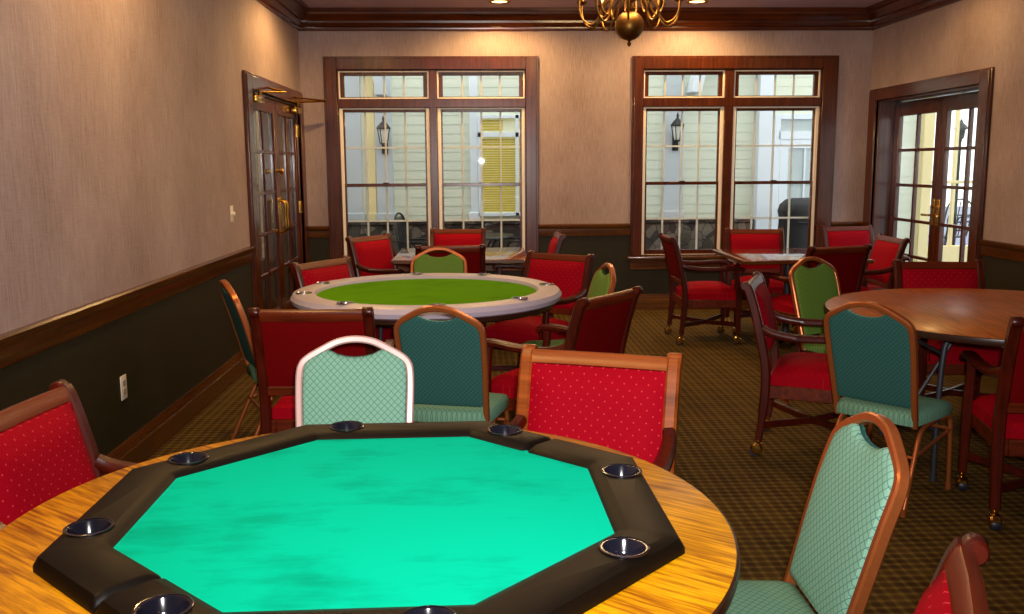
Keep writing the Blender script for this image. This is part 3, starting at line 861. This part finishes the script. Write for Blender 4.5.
l = bpy.data.lights.new('hallway_fill', 'POINT'); l.energy = 25; l.color = (1, .8, .5); l.shadow_soft_size = .15  # unseen fill light added to brighten the hallway behind the glass doors
o = bpy.data.objects.new('hallway_fill', l); COL.objects.link(o); o.location = (-3.0, 8.4, 2.45)

def downlight(x, y, label, power=55):
    r = empty('ceiling_light', (x, y, H), 0, label, 'ceiling light', 'recessed ceiling downlights')
    bm = B(); lathe(bm, [(.075, -.002), (.098, -.002), (.102, -.006), (.096, -.012), (.078, -.012), (.074, -.006), (.075, -.002)], 32); build('trim_ring', bm, M['brass'], r)
    bm = B(); lathe(bm, [(0, -.004), (.076, -.004), (.06, -.008), (0, -.016)], 32); build('lens', bm, M['lens'], r)
    l = bpy.data.lights.new('downlight_lamp', 'SPOT'); l.energy = power; l.color = (1, .61, .22); l.spot_size = math.radians(168); l.spot_blend = .5; l.shadow_soft_size = .05
    o = bpy.data.objects.new('downlight_lamp', l); COL.objects.link(o); o.location = (x, y, H-.03)
LP = 88
downlight(.20, 8.9, 'recessed downlight left of the chandelier near the back wall', LP)
downlight(2.05, 8.9, 'recessed downlight right of the chandelier near the back wall', LP)
downlight(-1.15, 4.5, 'recessed downlight beside the left wall above the middle poker table', LP)
downlight(-1.15, 7.9, 'recessed downlight above the left glass doors', LP)
downlight(3.35, 7.3, 'recessed downlight above the right glass doors', 28)
downlight(-1.15, 1.4, 'added unseen downlight beside the left wall above the near table', LP)  # extra downlight added out of view for more interior light

# ------------------------------------------------------------------ outside
YW = 12.0
bm = B(); box(bm, -8, 22, YB+.16, 32, -.12, -.06); box(bm, XR+.22, 22, -4, YB+.16, -.12, -.06)
tag(build('porch_floor', bm, M['deck'], smooth=False), kind='structure')
bm = B(); z = .74                                                     # lap siding: every course leans out at its foot
while z < 3.15:
    prism(bm, [(0, z), (-.008, z), (-.003, z+.116), (0, z+.118)], lambda d, q, s: ((-5, 5.7)[s], YW+d, q)); z += .115
box(bm, -5, 5.7, YW, YW+.12, -.1, 3.2)
tag(build('porch_wall', bm, M['siding'], smooth=False), kind='structure')
def porch_trim(x0, x1, mat, y=YW-.05, z0=.79, z1=3.2):
    bm = B(); box(bm, x0, x1, y, YW, z0, z1, .006, 1); box(bm, x0-.02, x1+.02, y-.02, YW, z0, z0+.1, .006, 1)
    tag(build('porch_pilaster', bm, mat), kind='structure')
porch_trim(2.366, 2.625, M['pilaster']); porch_trim(-1.32, -1.105, M['pilaster']); porch_trim(-1.43, -1.325, M['cream'], YW-.03)
porch_trim(-1.72, -1.5, M['pilaster'], YW-.03); porch_trim(-.125, -.02, M['whitep'], YW-.04); porch_trim(3.56, 3.76, M['whitep'], YW-.16, -.05)
for xa, xb in ((-5, 3.54),):
    bm = B(); box(bm, xa, xb, YW-.12, YW-.0, -.05, .74, .02, 2); box(bm, xa, xb, YW-.14, YW, .74, .79, .01, 1)
    tag(build('porch_stone_wall', bm, M['stone']), kind='structure')
def arch(cx, cz, r, a0, a1, mat):
    bm = B(); n = 20
    poly = [(cx+(r+.13)*math.cos(a0+(a1-a0)*i/n), cz+(r+.13)*math.sin(a0+(a1-a0)*i/n)) for i in range(n+1)]+[(cx+r*math.cos(a1+(a0-a1)*i/n), cz+r*math.sin(a1+(a0-a1)*i/n)) for i in range(n+1)]
    prism(bm, poly, lambda a, b, s: (a, YW-.001-.32*s, b))
    tag(build('porch_arch', bm, mat), kind='structure')
arch(3.5, 2.33, .72, PI*.98, PI*.5, M['whitep']); arch(-2.1, 2.36, .82, 0, PI*.5, M['pilaster'])

def lantern(x, z, label):
    r = empty('wall_lantern', (x, YW-.05, z), 0, label, 'lantern', 'black porch wall lanterns')
    bm = B(); box(bm, -.04, .04, -.02, 0, -.12, .10, .006, 2); tube(bm, smoothpath([(0, -.02, -.06), (0, -.08, -.10), (0, -.13, -.06), (0, -.13, -.01)], 3), .008)
    build('bracket', bm, M['black'], r)
    c = (0, -.13, 0)
    bm = B(); lathe(bm, [(0, -.02), (.02, -.01), (.05, 0), (.05, .012), (0, .013)], 6, c); lathe(bm, [(.085, .185), (.088, .20), (.05, .25), (.018, .28), (.012, .30), (.02, .315), (.008, .34), (0, .36)], 6, c)
    for i in range(6):
        a = PI/3*i; sweep(bm, [(.046*math.cos(a), -.13+.046*math.sin(a), .01), (.076*math.cos(a), -.13+.076*math.sin(a), .19)], rect(.01, .01))
    build('cage', bm, M['black'], r)
    bm = B(); lathe(bm, [(.04, .014), (.07, .186), (0, .187)], 6, c); build('lamp_glass', bm, M['lampglass'], r)
lantern(-1.20, 1.76, 'black wall lantern seen through the left window')
lantern(2.51, 1.78, 'black wall lantern seen through the right window')

# lit window with a blind in the porch wall, and a white french door
w3 = empty('window_3', kind='structure')
bm = B(); framebox(bm, -.02, .98, YW-.06, YW-.002, .84, 2.12, .045); box(bm, -.02, .98, YW-.06, YW-.002, 1.845, 1.90); box(bm, .46, .50, YW-.06, YW-.002, .84, 2.12); build('frame', bm, M['whitep'], w3)
bm = B(); box(bm, .02, .94, YW-.024, YW-.02, .88, 2.08); build('pane', bm, M['glass'], w3, smooth=False)
bm = B(); box(bm, .02, .94, YW-.008, YW-.006, .88, 2.08); build('lit_room_beyond', bm, M['litroom'], w3, smooth=False)
bm = B(); z = .90
while z < 1.83:
    box(bm, .03, .455, YW-.017, YW-.012, z, z+.019); box(bm, .505, .93, YW-.017, YW-.012, z, z+.019); z += .03
for z in (1.93, 1.965, 2.0, 2.035): box(bm, .03, .30, YW-.017, YW-.012, z, z+.022)
tag(build('window_blind', bm, M['blind'], smooth=False), 'yellow slatted blind in the porch window seen through the left window', 'blind')
d3 = empty('door_3', kind='structure')
bm = B(); framebox(bm, 3.80, 4.86, YW-.05, YW-.01, -.05, 2.12, .075, .07, .01); box(bm, 3.86, 4.8, YW-.05, YW-.01, 1.80, 1.90); build('frame', bm, M['whitep'], d3)
bm = B(); framebox(bm, 3.88, 4.78, YW-.04, YW-.012, -.03, 1.80, .11, .12, .25)
for x in (4.21, 4.45): box(bm, x-.012, x+.012, YW-.038, YW-.014, .2, 1.7)
for z in (.56, .9, 1.24): box(bm, 3.97, 4.69, YW-.038, YW-.014, z-.012, z+.012)
box(bm, 4.32, 4.35, YW-.04, YW-.012, 1.9, 2.05); build('door_leaf', bm, M['whitep'], d3)
bm = B(); box(bm, 3.98, 4.68, YW-.026, YW-.022, .2, 1.70); box(bm, 3.88, 4.78, YW-.026, YW-.022, 1.9, 2.05); build('pane', bm, M['glass'], d3, smooth=False)

bm = B(); box(bm, 3.97, 4.69, YW-.0115, YW-.0095, .2, 1.70); box(bm, 3.88, 4.78, YW-.0115, YW-.0095, 1.9, 2.05); build('curtain', bm, M['pilaster'], d3, smooth=False)
# covered grill
g = empty('covered_grill', (3.93, 11.0, -.06), 0, 'black cloth covered grill on the porch outside the right window', 'grill')
bm = B()
lay = [(.0, .34, .26), (.25, .335, .255), (.7, .32, .25), (.9, .31, .245), (.98, .33, .25), (1.06, .31, .235), (1.12, .25, .17), (1.14, .17, .08)]
rings = []
for z, a, b_ in lay:
    ring = []
    for i in range(32):
        t = 2*PI*i/32; k = (abs(math.cos(t))**4+abs(math.sin(t))**4)**-.25; wv = 1+.025*math.sin(t*9+z*2)*(1 if z < .9 else .3)
        ring.append(bm.verts.new((a*k*math.cos(t)*wv, b_*k*math.sin(t)*wv, z)))
    rings.append(ring)
for A_, B_ in zip(rings, rings[1:]):
    for i in range(32): bm.faces.new((A_[i], A_[(i+1) % 32], B_[(i+1) % 32], B_[i]))
bm.faces.new(rings[0][::-1]); bm.faces.new(rings[-1])
build('cover', bm, M['cover'], g)
bm = B(); tube(bm, [(-.2, -.262, .86), (.2, -.262, .86)], .012); build('handle_bulge', bm, M['cover'], g)

# patio furniture
def patio_table(x, y, label):
    r = empty('patio_table', (x, y, -.06), 0, label, 'table')
    bm = B(); lathe(bm, [(0, .70), (.47, .70), (.48, .715), (.47, .73), (0, .73)], 36); build('tabletop', bm, M['black'], r)
    for i in range(4):
        a = PI/2*i+.6; c, s = math.cos(a), math.sin(a)
        bm = B(); tube(bm, smoothpath([(.36*c, .36*s, .70), (.2*c, .2*s, .45), (.22*c, .22*s, .2), (.38*c, .38*s, .01)], 3), .013); build('leg', bm, M['black'], r)
def patio_chair(x, y, a, label):
    r = empty('patio_chair', (x, y, -.06), math.radians(a-90), label, 'chair', 'black patio chairs on the porch')
    bm = B(); box(bm, -.22, .22, -.20, .22, .42, .445, .012, 2); build('seat', bm, M['black'], r)
    bm = B(); tube(bm, smoothpath([(-.22, -.20, .44), (-.24, -.25, .7), (-.2, -.29, .92), (0, -.30, .99), (.2, -.29, .92), (.24, -.25, .7), (.22, -.20, .44)], 4), .013)
    for i in range(5):
        q = -.14+.07*i; tube(bm, [(q, -.205, .44), (q*1.05, -.25, .7), (q, -.295, .95)], .008)
    build('backrest', bm, M['black'], r)
    for sx in (-1, 1):
        for sy in (-1, 1):
            bm = B(); tube(bm, [(sx*.2, sy*.19, .43), (sx*.23, sy*.24-.01, .01)], .012); build('leg', bm, M['black'], r)
        bm = B(); tube(bm, smoothpath([(sx*.235, -.24, .66), (sx*.25, 0, .66), (sx*.25, .18, .64), (sx*.22, .20, .44)], 3), .012); build('armrest', bm, M['black'], r)
patio_table(-.08, 11.0, 'black round patio table outside the left window')
patio_chair(-.68, 11.05, -10, 'black patio chair left of the porch table outside the left window')
patio_chair(.47, 11.1, 190, 'black patio chair right of the porch table outside the left window')
patio_chair(7.1, 13.9, 200, 'black patio chair on the deck beyond the right glass doors, nearer the rail')
patio_chair(8.1, 15.2, 170, 'black patio chair on the deck beyond the right glass doors, farther out')
patio_chair(6.35, 13.7, 20, 'black patio chair on the deck seen past the cream column')

# open side of the porch beyond the right glass doors
def cream_column(x, y, w_):
    bm = B(); box(bm, x-w_/2, x+w_/2, y-w_/2, y+w_/2, -.06, 3.2, .01, 1); box(bm, x-w_/2-.03, x+w_/2+.03, y-w_/2-.03, y+w_/2+.03, -.06, .14, .01, 1)
    tag(build('porch_column', bm, M['cream']), kind='structure')
cream_column(5.79, 11.95, .14)
bm = B(); box(bm, 5.86, 12, 11.95, 12.02, 1.215, 1.255, .006, 1); box(bm, 5.86, 12, 11.93, 12.04, -.06, .40, .006, 1)
for x in (6.2, 6.62, 8.4): box(bm, x-.022, x+.022, 11.96, 12.01, .4, 3.2, .004, 1)
tag(build('porch_railing', bm, M['cream']), kind='structure')
t = empty('post_lantern', (6.78, 13, -.06), 0, 'dark post lantern on the deck beyond the right glass doors', 'lantern')
bm = B(); lathe(bm, [(.06, 0), (.06, .03), (.022, .06), (.02, 1.84), (.03, 1.86), (0, 1.87)], 14); build('post', bm, M['black'], t)
bm = B(); lathe(bm, [(.02, 1.86), (.05, 1.89), (.065, 2.0), (.10, 2.02), (.075, 2.06), (.03, 2.10), (.012, 2.14), (0, 2.16)], 8); build('lamp_head', bm, M['black'], t)

# ------------------------------------------------------------------ light, sky, camera
w = bpy.data.worlds.new('sky'); SC.world = w; w.use_nodes = True
bg = w.node_tree.nodes['Background']; bg.inputs[0].default_value = (.95, .99, 1, 1); bg.inputs[1].default_value = 2.2

fl = bpy.data.lights.new('camera_flash', 'SPOT'); fl.energy = 500; fl.color = (1, .96, .93); fl.shadow_soft_size = .03; fl.spot_size = math.radians(112); fl.spot_blend = 1
fo = bpy.data.objects.new('camera_flash', fl); COL.objects.link(fo); fo.location = (.04, .0, 1.57)

f, pit, yaw, rol = 922.7, .1535, .0337, -.006
fw = Vector((math.sin(yaw)*math.cos(pit), math.cos(yaw)*math.cos(pit), -math.sin(pit)))
r0 = Vector((math.cos(yaw), -math.sin(yaw), 0)); u0 = r0.cross(fw)
r1 = math.cos(rol)*r0+math.sin(rol)*u0; u1 = -math.sin(rol)*r0+math.cos(rol)*u0
cam = bpy.data.cameras.new('camera'); co = bpy.data.objects.new('camera', cam); COL.objects.link(co)
mt = Matrix((r1, u1, -fw)).transposed().to_4x4(); mt.translation = (0, 0, 1.5); co.matrix_world = mt
fo.rotation_euler = (math.radians(90+8), 0, -yaw)
cam.sensor_fit = 'HORIZONTAL'; cam.sensor_width = 36; cam.lens = f*36/1024; cam.clip_start = .05; cam.clip_end = 300
SC.camera = co
vs = SC.view_settings
vs.view_transform = 'Standard'; vs.look = 'None'; vs.exposure = .15; vs.gamma = 1; vs.use_curve_mapping = False
SC.cycles.use_denoising = True
SC.cycles.max_bounces = 8; SC.cycles.diffuse_bounces = 4; SC.cycles.glossy_bounces = 3; SC.cycles.transparent_max_bounces = 12
SC.cycles.caustics_reflective = False; SC.cycles.caustics_refractive = False; SC.cycles.sample_clamp_indirect = 6
